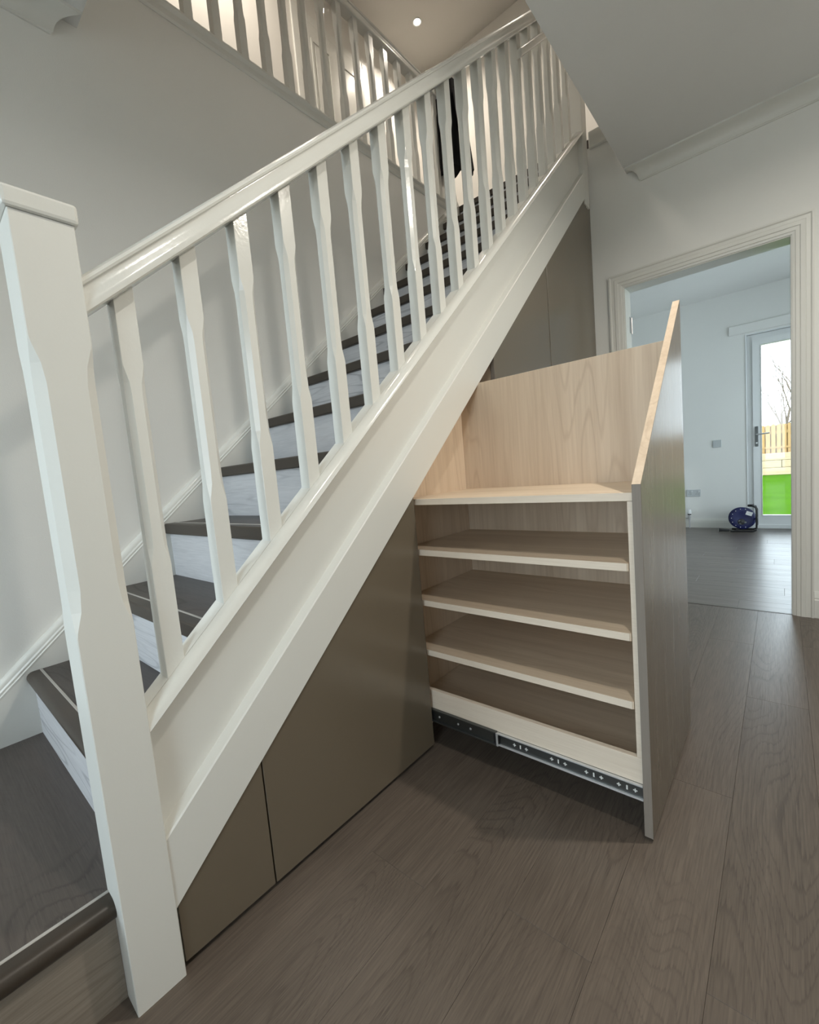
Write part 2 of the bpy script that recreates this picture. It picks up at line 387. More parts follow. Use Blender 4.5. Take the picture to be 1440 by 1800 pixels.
# far room shell
FX0, FX1 = -2.65, 1.7
struct(box('wall_far_left', FX0-.12, FX0, YD+.12, YFAR+.3, -.08, ZFAR+.02, 'farwall'))
struct(frame_wall('wall_far_right', (YD+.0, -.08), (YFAR+.3, ZFAR+.02), (YD+.5, .12), (YFAR-.35, 2.15), FX1, FX1+.25, 0, 'farwall'))
w2 = struct(frame_wall('window_added_2', (YD+.5, .12), (YFAR-.35, 2.15), (YD+.57, .19), (YFAR-.42, 2.08), FX1+.08, FX1+.15, 0, 'upvc'), 'unseen wide white framed window added to brighten the room beyond the doorway')  # out of view, added so the far room gets more daylight
box('pane', FX1+.11, FX1+.115, YD+.57, YFAR-.42, .19, 2.08, 'glass', w2)
struct(box('ceiling', FX0-.1, FX1+.2, YD+.12, YFAR+.3, ZFAR, ZL-.25, 'farwall'), 'white ceiling of the room beyond the doorway')
# far wall with glazed door hole
GX0, GX1, GZ = -.295, .62, 2.17
vs = [(FX0, -.05), (GX0, -.05), (GX0, GZ), (GX1, GZ), (GX1, -.05), (FX1, -.05), (FX1, ZFAR), (FX0, ZFAR)]
struct(prism('wall_far', vs, YFAR, YFAR+.3, 1, 'farwall'), 'pale wall of the far room with a glazed garden door')
baseboard('baseboard_far', (FX0, YFAR), (GX0-.012, YFAR), (0, -1), .115)['label'] = 'white baseboard along the far room wall'
# face of the doorway wall inside the far room
struct(box('wall_far_near', FX0, DX0-.0285, YD+.1205, YD+.122, 0, ZFAR, 'farwall'))
# garden door
gd = struct(frame_wall('door_2', (GX0, .0), (GX1, GZ), (GX0+.055, .05), (GX1-.055, GZ-.06), YFAR+.02, YFAR+.09, 1, 'upvc'), 'white glazed garden door with a lever handle')
sash = frame_wall('sash', (GX0+.050, .045), (GX1-.050, GZ-.055), (GX0+.125, .15), (GX1-.125, GZ-.125), YFAR+.005, YFAR+.07, 1, 'upvc'); sash.parent = gd
for (a0, a1, b0, b1) in ((GX0+.120, GX0+.128, .145, GZ-.12), (GX1-.128, GX1-.120, .145, GZ-.12)):
    box('glazing_bead', a0, a1, YFAR+.001, YFAR+.03, b0, b1, 'satin', gd, .002)
for b0 in (.145, GZ-.128): box('glazing_bead', GX0+.128, GX1-.128, YFAR+.001, YFAR+.03, b0, b0+.008, 'satin', gd, .002)
box('pane', GX0+.125, GX1-.125, YFAR+.035, YFAR+.04, .15, GZ-.125, 'glass', gd)
hp = box('handle_plate', GX0+.068, GX0+.096, YFAR-.007, YFAR+.005, .935, 1.16, 'zinc_dark', gd, .004, 2)
tube('lever', [(GX0+.082, YFAR-.005, 1.07), (GX0+.082, YFAR-.045, 1.07), (GX0+.095, YFAR-.05, 1.07), (GX0+.195, YFAR-.05, 1.075)], .008, 'zinc', hp)
lathe('key_barrel', [(.0001, 0), (.009, 0), (.009, .004), (.0001, .004)], (GX0+.082, YFAR-.007, .975), (0, -1, 0), 'zinc', hp, 12)
box('sill', GX0-.0, GX1, YFAR-.008, YFAR+.02, .0, .045, 'upvc', gd, .003)
for (a0, a1, b0, b1) in ((GX0-.012, GX0, 0, GZ+.012), (GX0, GX1+.012, GZ, GZ+.012)):
    box('frame_trim', a0, a1, YFAR-.006, YFAR+.02, b0, b1, 'upvc', gd, .002)
struct(box('trim_4', -.452, .78, YFAR-.02, YFAR, 2.20, 2.30, 'farwall', None, .003), 'painted curtain batten above the garden door')

# ------------------------------------------------------------------ staircase
st = thing('staircase', (-1.48, .2, 0), 'straight staircase with dark treads, pale limed risers and white strings', 'staircase')
XSI, XSW = -1.035, -1.935          # inner faces of the two strings
def rounded_nose(depth, t):
    """(outward, z) outline of a bull-nosed edge, outward positive"""
    r = t/2; pts = [(-depth, 0), (-r, 0)]
    for i in range(1, 8):
        a = math.pi/2-i*math.pi/8
        pts.append((-r+r*math.cos(a), -r+r*math.sin(a)))
    pts += [(-r, -t), (-depth, -t)]
    return pts
def sharp_nose(depth, t):
    return [(-depth, 0), (-.004, 0), (0, -.004), (0, -t+.003), (-.003, -t), (-depth, -t)]
# quarter landing (first step): tread, nosing along the hall edge, riser
X1N = -.985
ld = box('landing_board', XW+.002, X1N-.045, YF+.01, .232, RISE-.03, RISE, 'landing', st)
pr = rounded_nose(.040, .040)
nz = prism('nosing', [(X1N+a, RISE+.001+b_) for a, b_ in pr], YF+.01, .172, 1, 'nosing', ld, smooth=True)
box('inlay_strip', X1N-.0455, X1N-.038, YF+.01, .1715, RISE-.02, RISE+.0025, 'strip', ld, .001)
box('riser', X1N-.035, X1N-.018, YF+.01, .170, 0, RISE-.036, 'step_riser', st)
for k in range(2, 15):
    z = k*RISE; y0 = yn(k)
    x0, x1 = XSW, XSI
    if k < 14:
        tr = box('tread', x0, x1, y0+.04, yn(k+1)+.035, z-.028, z, 'tread', st)
    else:
        tr = box('tread', x0-.03, x1, y0+.04, YD+.05, z-.028, z+.001, 'tread', st)
    pf = rounded_nose(.040, .040) if k == 2 else sharp_nose(.040, .042)
    ns = prism('nosing', [(y0-a, z+.001+b_) for a, b_ in pf], x0+.002, x1, 0, 'nosing', tr, smooth=(k == 2))
    box('inlay_strip', x0+.002, x1, y0+.037, y0+.044, z-.02, z+.0025, 'strip', tr, .001)
    box('riser', x0, x1, y0+.018, y0+.032, z-RISE-.02, z-.030, 'riser', st)
# strings
def slope_poly(name, prof, y0, y1, mat, parent, bevel=0, smooth=False):
    """profile of (x, height above pitch line); swept up the pitch with plumb ends"""
    q = len(prof)
    V = [(a, y0, SL*y0+b_) for a, b_ in prof]+[(a, y1, SL*y1+b_) for a, b_ in prof]
    F = [tuple(range(q)), tuple(range(q, 2*q))]+[(i, (i+1) % q, q+(i+1) % q, q+i) for i in range(q)]
    return mesh(name, V, F, mat, parent, bevel, smooth=smooth, sharp=.6 if smooth else None)
YB, YT = .262, 3.075
slope_poly('outer_string', [(XSI, -.06), (-.978, -.06), (-.978, .305), (XSI, .305)], YB-.03, YT, 'satin', st)
slope_poly('apron_board', [(-1.02, -.083), (-.9505, -.083), (-.9485, -.081), (-.9485, .070), (-.952, .0735), (-.978, .080), (-1.02, .08)], YB-.003, YT+.01, 'satin', st)
# wall string with bead
slope_poly('wall_string', [(XW+.001, -.08), (XSW, -.08), (XSW, .262), (XW, .262)], -.05, 3.16, 'satin', st)
bead = [(XW, .258), (XSW, .258), (XSW+.001, .266), (XSW-.004, .270), (XSW-.003, .278)]
for i in range(0, 6):
    a = i/5*math.pi/2
    bead.append((XSW-.008-.016*(1-math.cos(a)), .284+.022*math.sin(a)))
bead.append((XW, .307))
slope_poly('string_bead', bead, -.05, 3.16, 'gloss', st, smooth=True)
# level skirting on the quarter landing wall
box('wall_skirting', XW, XSW-.012, YF+.01, -.051, RISE, SL*-.05+.30, 'satin', st, .002)

# ------------------------------------------------------------------ balustrade of the stair
bl = thing('stair_balustrade', (-.99, .215, 0), 'white painted balustrade rising along the stair from the big newel post', 'balustrade')
def chamfer_post(name, cx, cy, s, stations, mat, parent, slope_lo=0, slope_hi=0):
    """stations: list of (z, chamfer); first and last ring may be cut to the pitch"""
    R = []
    K = len(stations)
    for k, (z, c) in enumerate(stations):
        h = s/2; pts = []
        for (sx, sy) in ((1, 1), (-1, 1), (-1, -1), (1, -1)):
            a = (sx*h, sy*(h-c)); b_ = (sx*(h-c), sy*h)
            pts += [a, b_] if sx*sy > 0 else [b_, a]
        s_ = slope_lo if k == 0 else (slope_hi if k == K-1 else 0)
        R.append([(cx+px, cy+py, z+s_*py) for px, py in pts])
    V = [v for r in R for v in r]; F = []
    for k in range(K-1):
        for i in range(8): F.append((k*8+i, k*8+(i+1) % 8, (k+1)*8+(i+1) % 8, (k+1)*8+i))
    F += [tuple(range(8)), tuple(range((K-1)*8, K*8))]
    return mesh(name, V, F, mat, parent)
NX, NY = -.990, .2155
chamfer_post('newel_post', NX, NY, .090, [(0, .0015), (.755, .0015), (.765, .003), (.80, .0125), (.84, .0160), (1.20, .0160), (1.235, .0125), (1.268, .003), (1.278, .0015), (1.478, .0015)], 'satin', bl)
box('newel_cap', NX-.052, NX+.052, NY-.052, NY+.052, 1.479, 1.513, 'gloss', bl, .006, 2)
def handrail_prof(xc, b0):
    h = [(.017, 0), (.030, .001), (.033, .005), (.0335, .012), (.031, .022), (.0275, .033), (.0255, .044), (.0255, .052), (.030, .0545), (.0315, .060), (.029, .067), (.020, .0735), (.008, .0758)]
    pts = h+[(-a, b_) for a, b_ in reversed(h)]
    return [(xc+a, b0+b_*.95) for a, b_ in pts]
HX = -.985
slope_poly('handrail', handrail_prof(HX, 1.100), .2605, 3.10, 'gloss', bl, smooth=True)
cap = [(-1.035, .318), (-1.032, .324), (-1.018, .329), (-.985, .331), (-.968, .329), (-.956, .324), (-.949, .314), (-.946, .304), (-.949, .301), (-.978, .300), (-1.035, .300)]
slope_poly('base_rail', cap, .2605, 3.10, 'gloss', bl, smooth=True)
slope_poly('base_fillet', [(-1.022, .326), (-.985, .326), (-.980, .3325), (-1.022, .3345)], .2605, 3.10, 'gloss', bl)
BS = .0385
for k in range(20):
    yc = .335+.1378*k
    if yc > 3.03: break
    zb = SL*yc+.330; zt = SL*yc+1.102
    chamfer_post('baluster', -1.0, yc, BS, [(zb, .001), (zb+.225, .001), (zb+.232, .002), (zb+.262, .0085), (zb+.30, .0098), (zt-.20, .0098), (zt-.175, .0085), (zt-.147, .002), (zt-.140, .001), (zt, .001)], 'gloss', bl, SL, SL)
chamfer_post('upper_newel', -.990, 3.118, .085, [(2.60, .0015), (4.0, .0015)], 'satin', bl)
box('newel_cap', -.990-.05, -.990+.05, 3.068, 3.168, 4.0, 4.035, 'gloss', bl, .009, 3)
slope_poly('short_rail', [(-.972, .985), (-.945, .985), (-.941, .991), (-.941, 1.020), (-.946, 1.030), (-.966, 1.031), (-.972, 1.026)], 2.205, 3.0, 'gloss', bl, .003)

# trim along the landing edge above the doorway wall
struct(box('trim_5', -.945, UX1, YD-.02, YD+.004, ZL-.07, ZL+.035, 'satin', None, .006), 'white edging along the landing above the doorway wall')

# ------------------------------------------------------------------ gallery balustrade upstairs
gb = thing('gallery_balustrade', (XW, 1.7, ZL-.06), 'white painted balustrade along the upper gallery edge above the stair wall', 'balustrade')
prism('base_rail', [(XW-.07, ZL-.062), (XW+.004, ZL-.062), (XW+.010, ZL-.052), (XW+.014, ZL-.03), (XW+.024, ZL-.016), (XW+.024, ZL-.006), (XW+.018, ZL), (XW-.07, ZL)], .30, 3.06, 1, 'gloss', gb)
hp_ = handrail_prof(XW-.02, 3.775)
prism('handrail', hp_, .30, 3.07, 1, 'gloss', gb, smooth=True)
y = .42
while y < 3.02:
    zb, zt = ZL-.003, 3.78
    chamfer_post('baluster', XW-.02, y, BS, [(zb, .001), (zb+.20, .001), (zb+.23, .0085), (zb+.26, .0098), (zt-.19, .0098), (zt-.15, .0085), (zt-.12, .001), (zt, .001)], 'gloss', gb)
    y += .1345
chamfer_post('newel_post', XW-.02, 3.11, .088, [(ZL-.25, .0015), (ZL+.06, .0015), (ZL+.15, .014), (3.70, .014), (3.76, .0015), (3.855, .0015)], 'satin', gb)
box('newel_cap', XW-.072, XW+.032, 3.058, 3.162, 3.855, 3.885, 'gloss', gb, .009, 3)

# black jacket draped over the gallery newel
def jacket():
    t = thing('jacket', (XW-.02, 3.11, 3.2), 'black jacket draped over the white newel post at the stair head', 'jacket')
    def strip(name, cx, cy, tilt, w0, w1, d0, d1, z0, z1, seed):
        rnd = random.Random(seed); nn = 22; ph = [rnd.uniform(0, 6.28) for _ in range(3)]
        def ring(u):
            z = z1+(z0-z1)*u; w = w0+(w1-w0)*u; d = d0+(d1-d0)*u; pts = []
            for i in range(nn):
                a = 2*math.pi*i/nn
                rip = 1+.07*math.sin(5*a+ph[0])*u+.05*math.sin(9*a+ph[1]+3*u)
                pts.append((cx+tilt*u+w*math.cos(a)*rip, cy+d*math.sin(a)*rip, z+.012*math.sin(3*a+ph[2])*u))
            return pts
        return sweep(name, ring, [0, .06, .2, .4, .6, .8, .97, 1], 'cloth', t)
    cx, cy = XW-.02, 3.09
    strip('body', cx+.01, cy, .01, .12, .135, .085, .075, 3.27, 3.90, 1)
    strip('sleeve', cx+.165, cy-.02, .055, .032, .034, .035, .04, 3.185, 3.80, 2)
    strip('sleeve', cx-.125, cy-.02, -.01, .035, .034, .035, .04, 3.16, 3.83, 3)
    strip('collar', cx, cy, 0, .06, .10, .06, .09, 3.85, 3.905, 4)
jacket()

# panel doors upstairs behind the gallery
def panel_door(name, y0, y1, label):
    d = thing(name, (UX0, (y0+y1)/2, ZL), label, 'door')
    z0, z1 = ZL+.005, ZL+1.985
    box('door_leaf', UX0+.001, UX0+.03, y0, y1, z0, z1, 'gloss', d, .002)
    w = y1-y0; s = .105
    for (a, b_) in ((z0+.2, z0+.75), (z0+.95, z1-.13)):
        for q in (0, 1):
            ya = y0+s+q*((w-3*s)/2+s); yb = ya+(w-3*s)/2
            f = frame_wall('panel_mould', (ya, a), (yb, b_), (ya+.02, a+.02), (yb-.02, b_-.02), UX0+.029, UX0+.038, 0, 'gloss'); f.parent = d; f.matrix_parent_inverse = Matrix.Translation(d.location).inverted()
            box('panel', UX0+.0295, UX0+.036, ya+.035, yb-.035, a+.035, b_-.035, 'gloss', d, .005)
    for (a, b_, c, e) in ((y0-.075, y0-.004, ZL, z1+.075), (y1+.004, y1+.075, ZL, z1+.075), (y0-.004, y1+.004, z1+.006, z1+.075)):
        box('architrave', UX0+.0005, UX0+.02, a, b_, c, e, 'satin', d, .004)
    lathe('door_knob', [(.0001, 0), (.024, 0), (.024, .004), (.008, .006), (.008, .025), (.024, .035), (.026, .045), (.018, .054), (.0001, .056)], (UX0+.03, y0+.06, ZL+1.0), (1, 0, 0), 'metal', d, 16)
panel_door('panel_door', 2.78, 3.54, 'white glossy panel door behind the upper gallery balusters')

# ------------------------------------------------------------------ fitted cupboards under the stair
ztop = lambda y: SL*y-.083-.004
ZF = .016
def cupboard(name, y0, y1, label, depth=.75):
    t = thing(name, (XC-.2, (y0+y1)/2, 0), label, 'cupboard', 'fitted cupboards under the stair')
    a, b_ = y0+.0003, y1-.0003
    prism('door', [(a, ZF), (b_, ZF), (b_, ztop(b_)), (a, ztop(a))], XC-.019, XC, 0, 'taupe', t, .0012)
    # carcass: two side panels, plinth
    i0, i1 = y0+.002, y1-.002
    for q0 in (i0, i1-.016):
        zt = ztop(q0)-.03
        if zt > .08: prism('side_panel', [(XC-depth, .06), (XC-.022, .06), (XC-.022, zt), (XC-depth, zt)], q0, q0+.016, 1, 'oak', t)
    box('plinth', XC-.06, XC-.045, i0, i1, 0, .075, 'dark', t)
    return t
cupboard('low_cupboard', .2655, .481, 'small low taupe cupboard with a sloping top beside the newel post', .5)
c2 = cupboard('sloping_cupboard', .484, 1.1335, 'wide taupe cupboard with a sloping top between low cupboard and pull-out unit')
box('gap_shade_strip', XC-.017, XC-.003, 1.1335, 1.1365, .2, .88, 'rubber', c2)  # black strip drawing the shaded gap between door edge and rear panel
c3 = cupboard('tall_cupboard', 1.757, 2.394, 'tall taupe cupboard with sloping top just beyond the pull-out unit')
c4 = cupboard('tall_cupboard', 2.402, 3.113, 'tallest taupe cupboard with sloping top against the doorway wall')
box('door_edge', XC-.019, XC-.001, 1.7572, 1.7582, ZF, ztop(1.757)-.002, 'taupe_edge', c3)
# scribe fillers
struct(box('trim_6', XC-.03, XC-.004, 3.1135, YD, 0, SL*3.1135-.095, 'taupe'), 'taupe filler strip between tall cupboard and doorway wall')

# ------------------------------------------------------------------ pull-out shelving unit
pu = thing('pull_out_unit', (-.65, 1.4, 0), 'pale oak pull-out shelving unit with taupe sloping front, drawn out into the hall', 'shelving unit')
PX0, PX1 = -.273, -.253
yA, yB = 1.134, 1.743
fp = prism('front_panel', [(yA, .012), (yB, .012), (yB, 1.480), (yB-.004, 1.480), (yA, .922)], PX0+.0012, PX1, 0, 'taupe_brushed', pu, .0008)
prism('edge_band', [(yA, .922), (yA-.0012, .9225), (yB-.0045, 1.4815), (yB, 1.4815), (yB, 1.480), (yB-.004, 1.480)], PX0, PX1-.0004, 0, 'oak', fp)
box('edge_band', PX0, PX1-.0004, yA-.0014, yA, .012, .922, 'taupe_edge', fp)
box('front_inner_panel', -.289, PX0, 1.15, 1.6, .2125, .880, 'oak_edge', pu, .0006)
YBK = 1.60
XB = -1.042
prism('rear_panel', [(1.15, .14), (YBK, .14), (YBK, ztop(YBK)-.03), (1.15, ztop(1.15)-.03)], XB-.016, XB, 0, 'oak', pu, .0006)
prism('side_panel', [(XB, .14), (PX0, .14), (PX0, 1.335), (-.98, 1.335), (XB, 1.325)], YBK, YBK+.016, 1, 'oak', pu, .0006)
for i, (zt, x1) in enumerate(((.901, PX0), (.724, -.291), (.543, -.291), (.361, -.291))):
    s_ = box('shelf', XB, x1, 1.1515, YBK, zt-.020, zt, 'oak_x', pu, .0006)
    box('edge_band', XB, x1-.004 if i else x1, 1.150, 1.1515, zt-.020, zt, 'oak_edge', s_)
box('base_board', XB, -.289, 1.166, YBK, .150, .166, 'oak_x', pu, .0006)
box('front_rail', XB, PX0, 1.150, 1.166, .138, .212, 'oak_edge', pu, .0008)
def runner():
    r = box('runner', -1.0, -.275, 1.1485, 1.150, .100, .142, 'zinc_dark', pu)
    for z in (.100, .1375): box('slide_rail', -.70, -.275, 1.1395, 1.1485, z, z+.0045, 'zinc', r, .001)
    box('slide_web', -.70, -.275, 1.146, 1.1485, .104, .138, 'zinc_dark', r)
    for z in (.098, .1395): box('outer_channel', -1.0, -.70, 1.1365, 1.149, z, z+.0055, 'zinc_dark', r, .001)
    box('channel_web', -1.0, -.70, 1.143, 1.146, .103, .140, 'zinc_dark', r)
    box('end_stop', -.712, -.690, 1.137, 1.146, .106, .137, 'black', r, .003)
    box('catch', -.700, -.693, 1.135, 1.14, .100, .145, 'zinc', r, .001)
    for xx in (-.62, -.50, -.40, -.315):
        for dx in (-.02, .02):
            box('screw_slot', xx+dx-.005, xx+dx+.005, 1.1452, 1.146, .1185, .1215, 'holes', r)
            box('screw_slot', xx+dx-.0015, xx+dx+.0015, 1.1450, 1.146, .115, .125, 'holes', r)
        box('screw_slot', xx-.002, xx+.002, 1.1452, 1.146, .114, .126, 'holes', r)
    for xx in (-.93, -.85, -.80):
        lathe('screw', [(.0001, 0), (.004, 0), (.003, .002), (.0001, .002)], (xx, 1.143, .121), (0, -1, 0), 'zinc', r, 10)
runner()
r2 = box('runner', -1.0, -.275, YBK+.016, YBK+.028, .100, .142, 'zinc_dark', pu)
box('runner_batten', XC-.06, XC-.03, 1.16, 1.60, .07, .09, 'oak_edge', pu)

# ------------------------------------------------------------------ fittings in the far room
def plate(name, x0, x1, z0, z1, label, cat):
    t = thing(name, ((x0+x1)/2, YFAR, (z0+z1)/2), label, cat)
    box('faceplate', x0, x1, YFAR-.009, YFAR, z0, z1, 'plate', t, .003, 2)
    return t
t = plate('wall_plate', -.622, -.538, .962, 1.048, 'small blank white plate halfway up the far room wall', 'wall plate')
for q in (-.61, -.55): lathe('screw', [(.0001, 0), (.003, 0), (.0025, .001), (.0001, .001)], (q, YFAR-.009, 1.005), (0, -1, 0), 'metal', t, 8)
t = plate('wall_socket', -.900, -.754, .384, .470, 'white double socket low on the far room wall', 'socket')
for q in (-.865, -.79):
    for (dx, dz, w, hh) in ((0, .014, .004, .009), (-.011, -.010, .008, .004), (.011, -.010, .008, .004)):
        box('pin_hole', q+dx-w/2, q+dx+w/2, YFAR-.0096, YFAR-.0088, .425+dz-hh/2, .425+dz+hh/2, 'black', t)
    box('rocker', q+.016, q+.028, YFAR-.012, YFAR-.009, .44, .456, 'upvc', t, .001)
rd = thing('radiator', (-1.5, YFAR-.06, .1), 'white panel radiator on the far room wall, mostly behind the pull-out front', 'radiator')
box('panel', -2.1, -.915, YFAR-.085, YFAR-.03, .13, .69, 'upvc', rd, .008, 2)
for i in range(28): box('rib', -2.08+i*.0415, -2.08+i*.0415+.022, YFAR-.091, YFAR-.084, .17, .65, 'upvc', rd, .003)
box('top_grille', -2.1, -.915, YFAR-.088, YFAR-.012, .688, .697, 'upvc', rd, .002)
box('bracket', -1.9, -1.86, YFAR-.03, YFAR, .2, .6, 'upvc', rd); box('bracket', -1.2, -1.16, YFAR-.03, YFAR, .2, .6, 'upvc', rd)
vy = YFAR-.06
tube('valve_tail', [(-.916, vy, .125), (-.87, vy, .125)], .009, 'metal', rd)
lathe('valve_body', [(.0001, 0), (.012, 0), (.012, .02), (.016, .022), (.016, .045), (.011, .05), (.011, .065), (.0001, .065)], (-.868, vy, .10), (0, 0, 1), 'metal', rd, 14)
lathe('valve_collar', [(.0001, 0), (.019, 0), (.019, .012), (.0001, .012)], (-.868, vy, .165), (0, 0, 1), 'black', rd, 14)
lathe('valve_head', [(.0001, 0), (.021, 0), (.021, .03), (.016, .055), (.0001, .058)], (-.868, vy, .177), (0, 0, 1), 'upvc', rd, 14)
tube('pipe', [(-.868, vy, .0), (-.868, vy, .105)], .0075, 'metal', rd)

# extension cable reel
cr = thing('cable_reel', (-.345, 6.12, 0), 'blue extension cable reel on a black tubular stand on the far room floor', 'cable reel')
cx, cy, cz = -.345, 6.13, .147
ax = Vector((.18, -1, .10)).normalized()
disc = lathe('drum_flange', [(.0001, 0), (.118, 0), (.121, .003), (.121, .010), (.117, .013), (.07, .014), (.05, .010), (.0001, .010)], Vector((cx, cy, cz))+ax*.045, ax, 'blue', cr, 40)
lathe('drum_flange', [(.0001, 0), (.121, 0), (.121, .010), (.0001, .010)], Vector((cx, cy, cz))-ax*.055, ax, 'blue', cr, 40)
lathe('cable_coil', [(.0001, 0), (.098, 0), (.103, .01), (.098, .02), (.103, .03), (.098, .04), (.103, .05), (.098, .06), (.103, .07), (.098, .08), (.0001, .09)], Vector((cx, cy, cz))-ax*.045, ax, 'rubber', cr, 32)
u = ax.cross(Vector((0, 0, 1))).normalized(); v = u.cross(ax).normalized()
if v.z < 0: v = -v
if u.x < 0: u = -u
P0 = Vector((cx, cy, cz))+ax*.06
for i in range(9):
    a = math.radians(75+i*26)
    lathe('rivet', [(.0001, 0), (.0045, 0), (.0035, .003), (.0001, .003)], P0+(u*math.cos(a)+v*math.sin(a))*.103-ax*.0015, ax, 'sticker', disc, 8)
q = P0+u*.058+v*.050+ax*.0006
e1 = (u*.9-v*.35).normalized(); e2 = e1.cross(ax)
mesh('sticker', [q+e1*a*.029+e2*b_*.021+ax*c for c in (-.002, .0008) for (a, b_) in ((-1, -1), (1, -1), (1, 1), (-1, 1))], [(0, 1, 2, 3), (4, 5, 6, 7), (0, 1, 5, 4), (1, 2, 6, 5), (2, 3, 7, 6), (3, 0, 4, 7)], 'sticker', disc)
lathe('sticker_mark', [(.0001, 0), (.010, 0), (.010, .0012), (.0001, .0012)], q+ax*.0002, ax, 'zinc', disc, 12)
lathe('hub', [(.0001, 0), (.034, 0), (.032, .008), (.012, .012), (.0001, .014)], P0-u*.012-v*.042-ax*.004, ax, 'black', disc, 20)
for (a, b_) in ((-.022, -.058), (.022, -.048), (-.03, -.030)):
    lathe('socket_flap', [(.0001, 0), (.012, 0), (.011, .006), (.0001, .007)], P0+u*a+v*b_, ax, 'zinc_dark', disc, 12)
Ru, Rf = .135, .075
base = Vector((cx, cy, 0))
r_ = .0095
tube('stand', [base+Vector((-.10, -.10, r_)), base+Vector((.10, -.085, r_)), base+Vector((.128, -.08, .022)), base+Vector((.132, -.075, .06)), base+Vector((.132, -.07, .24)), base+Vector((.126, -.06, .272)), base+Vector((.10, -.04, .285)), base+Vector((.075, .02, .285))], r_, 'black', cr, 10)
tube('stand', [base+Vector((-.10, .08, r_)), base+Vector((.10, .09, r_)), base+Vector((.128, .085, .022)), base+Vector((.132, .08, .06)), base+Vector((.132, .07, .24)), base+Vector((.12, .05, .275)), base+Vector((.075, .02, .285))], r_, 'black', cr, 10)
tube('grip', [base+Vector((.060, .02, .285)), base+Vector((.10, -.03, .290))], .014, 'rubber', cr, 10)
tube('axle', [base+Vector((.132, 0, .147)), Vector((cx, cy, cz))], .008, 'black', cr, 8)
tube('stand', [base+Vector((.132, -.072, .147)), base+Vector((.132, .075, .147))], .0085, 'black', cr, 8)
pl = tube('plug', [base+Vector((-.205, -.11, .022)), base+Vector((-.185, -.11, .022)), base+Vector((-.11, -.105, .017))], .021, 'black', cr, 12, .012)
lathe('plug_pins', [(.0001, 0), (.018, 0), (.018, .004), (.0001, .004)], base+Vector((-.205, -.11, .022)), (-1, 0, 0), 'zinc', pl, 10)
tube('lead', [base+Vector((-.11, -.105, .017)), base+Vector((-.07, -.10, .012)), base+Vector((-.03, -.06, .03)), base+Vector((.0, -.01, .05))], .006, 'rubber', cr, 8)

# ------------------------------------------------------------------ garden
struct(box('ground', -14, 14, -20, YF-.16, -.4, -.1, 'bounce_paving'), 'unseen pale ground added outside the front door to bounce daylight in')  # ground kept pale to throw daylight onto the hall ceiling and walls
gr = struct(box('ground', -14, 14, YFAR+.31, 45, -.4, -.1, 'grass')); gr['label'] = 'bright green lawn outside the garden door'
LY = 17.6
sl = thing('retaining_wall', (0, LY, -.1), 'low pale timber sleeper wall at the end of the lawn', 'retaining wall')
for r in range(3):
    for i in range(8):
        xa = -9.6+i*2.4+(.0 if r % 2 else -1.2)
        box('sleeper', xa+.006, xa+2.394, LY, LY+.12, -.1+r*.225, -.1+r*.225+.22, 'sleeper', sl, .012)
fn = thing('garden_fence', (0, LY+.5, .4), 'new timber picket fence above the sleeper wall', 'fence')
fy = LY+.35
s = fy/14.2
zb, zt, zr = 1+(.514-1)*s, 1+(1.365-1)*s, 1+(.79-1)*s
struct(box('ground', -14, 14, LY+.12, 45, -.09, zb-.04, 'grass'), 'raised garden bed behind the sleeper wall')
for i in range(76):
    xa = -5.0+i*.132
    hh = zt+random.uniform(-.015, .015)
    prism('picket', [(xa, zb-.05), (xa+.1, zb-.05), (xa+.1, hh-.02), (xa+.08, hh), (xa+.02, hh), (xa, hh-.02)], fy, fy+.02, 1, 'fence', fn)
    box('back_board', xa+.07, xa+.162, fy+.062, fy+.08, zb-.05, zt-.03, 'fence', fn)
for z in (zr, zt-.25): box('rail', -5.0, 5.05, fy+.02, fy+.06, z-.045, z+.045, 'fence', fn)
box('rail', -5.0, 5.05, fy-.015, fy, zr-.02, zr+.03, 'fence', fn)
for i in range(5): box('post', -4.9+i*2.4, -4.8+i*2.4, fy+.082, fy+.18, zb-.05, zt-.05, 'fence', fn)
def branches(name, root, seed, height, n0, label, cat, spread=.5, r0=.07):
    t = thing(name, root, label, cat)
    rnd = random.Random(seed)
    V, F = [], []
    def seg(p, q, ra, rb):
        d = (q-p).normalized(); tt = Vector((0, 0, 1)) if abs(d.z) < .9 else Vector((1, 0, 0))
        u = d.cross(tt).normalized(); w = d.cross(u); b0 = len(V)
        for (c, r) in ((p, ra), (q, rb)):
            for i in range(5): V.append(c+(u*math.cos(i*1.2566)+w*math.sin(i*1.2566))*r)
        for i in range(5): F.append((b0+i, b0+(i+1) % 5, b0+5+(i+1) % 5, b0+5+i))
    def grow(p, d, ln, r, lev):
        steps = 3
        for s_ in range(steps):
            d = (d+Vector((rnd.uniform(-1, 1), rnd.uniform(-1, 1), rnd.uniform(-.3, .6)))*.16).normalized()
            q = p+d*ln/steps; seg(p, q, r, r*.85); p = q; r *= .85
            if lev > 0 and s_ > 0:
                for _ in range(2 if lev > 1 else 3):
                    dd = (d+Vector((rnd.uniform(-1, 1), rnd.uniform(-1, 1), rnd.uniform(-.1, .7)))*spread*1.5).normalized()
                    grow(p, dd, ln*rnd.uniform(.5, .75), r*.62, lev-1)
    for i in range(n0):
        grow(Vector(root)+Vector((rnd.uniform(-.15, .15), rnd.uniform(-.1, .1), 0)), Vector((rnd.uniform(-.5, .5)*spread, rnd.uniform(-.5, .5)*spread, 1)).normalized(), height*rnd.uniform(.35, .5), r0, 4)
    o = mesh('branches', V, F, 'bark', t); o['kind'] = 'stuff'
    return t
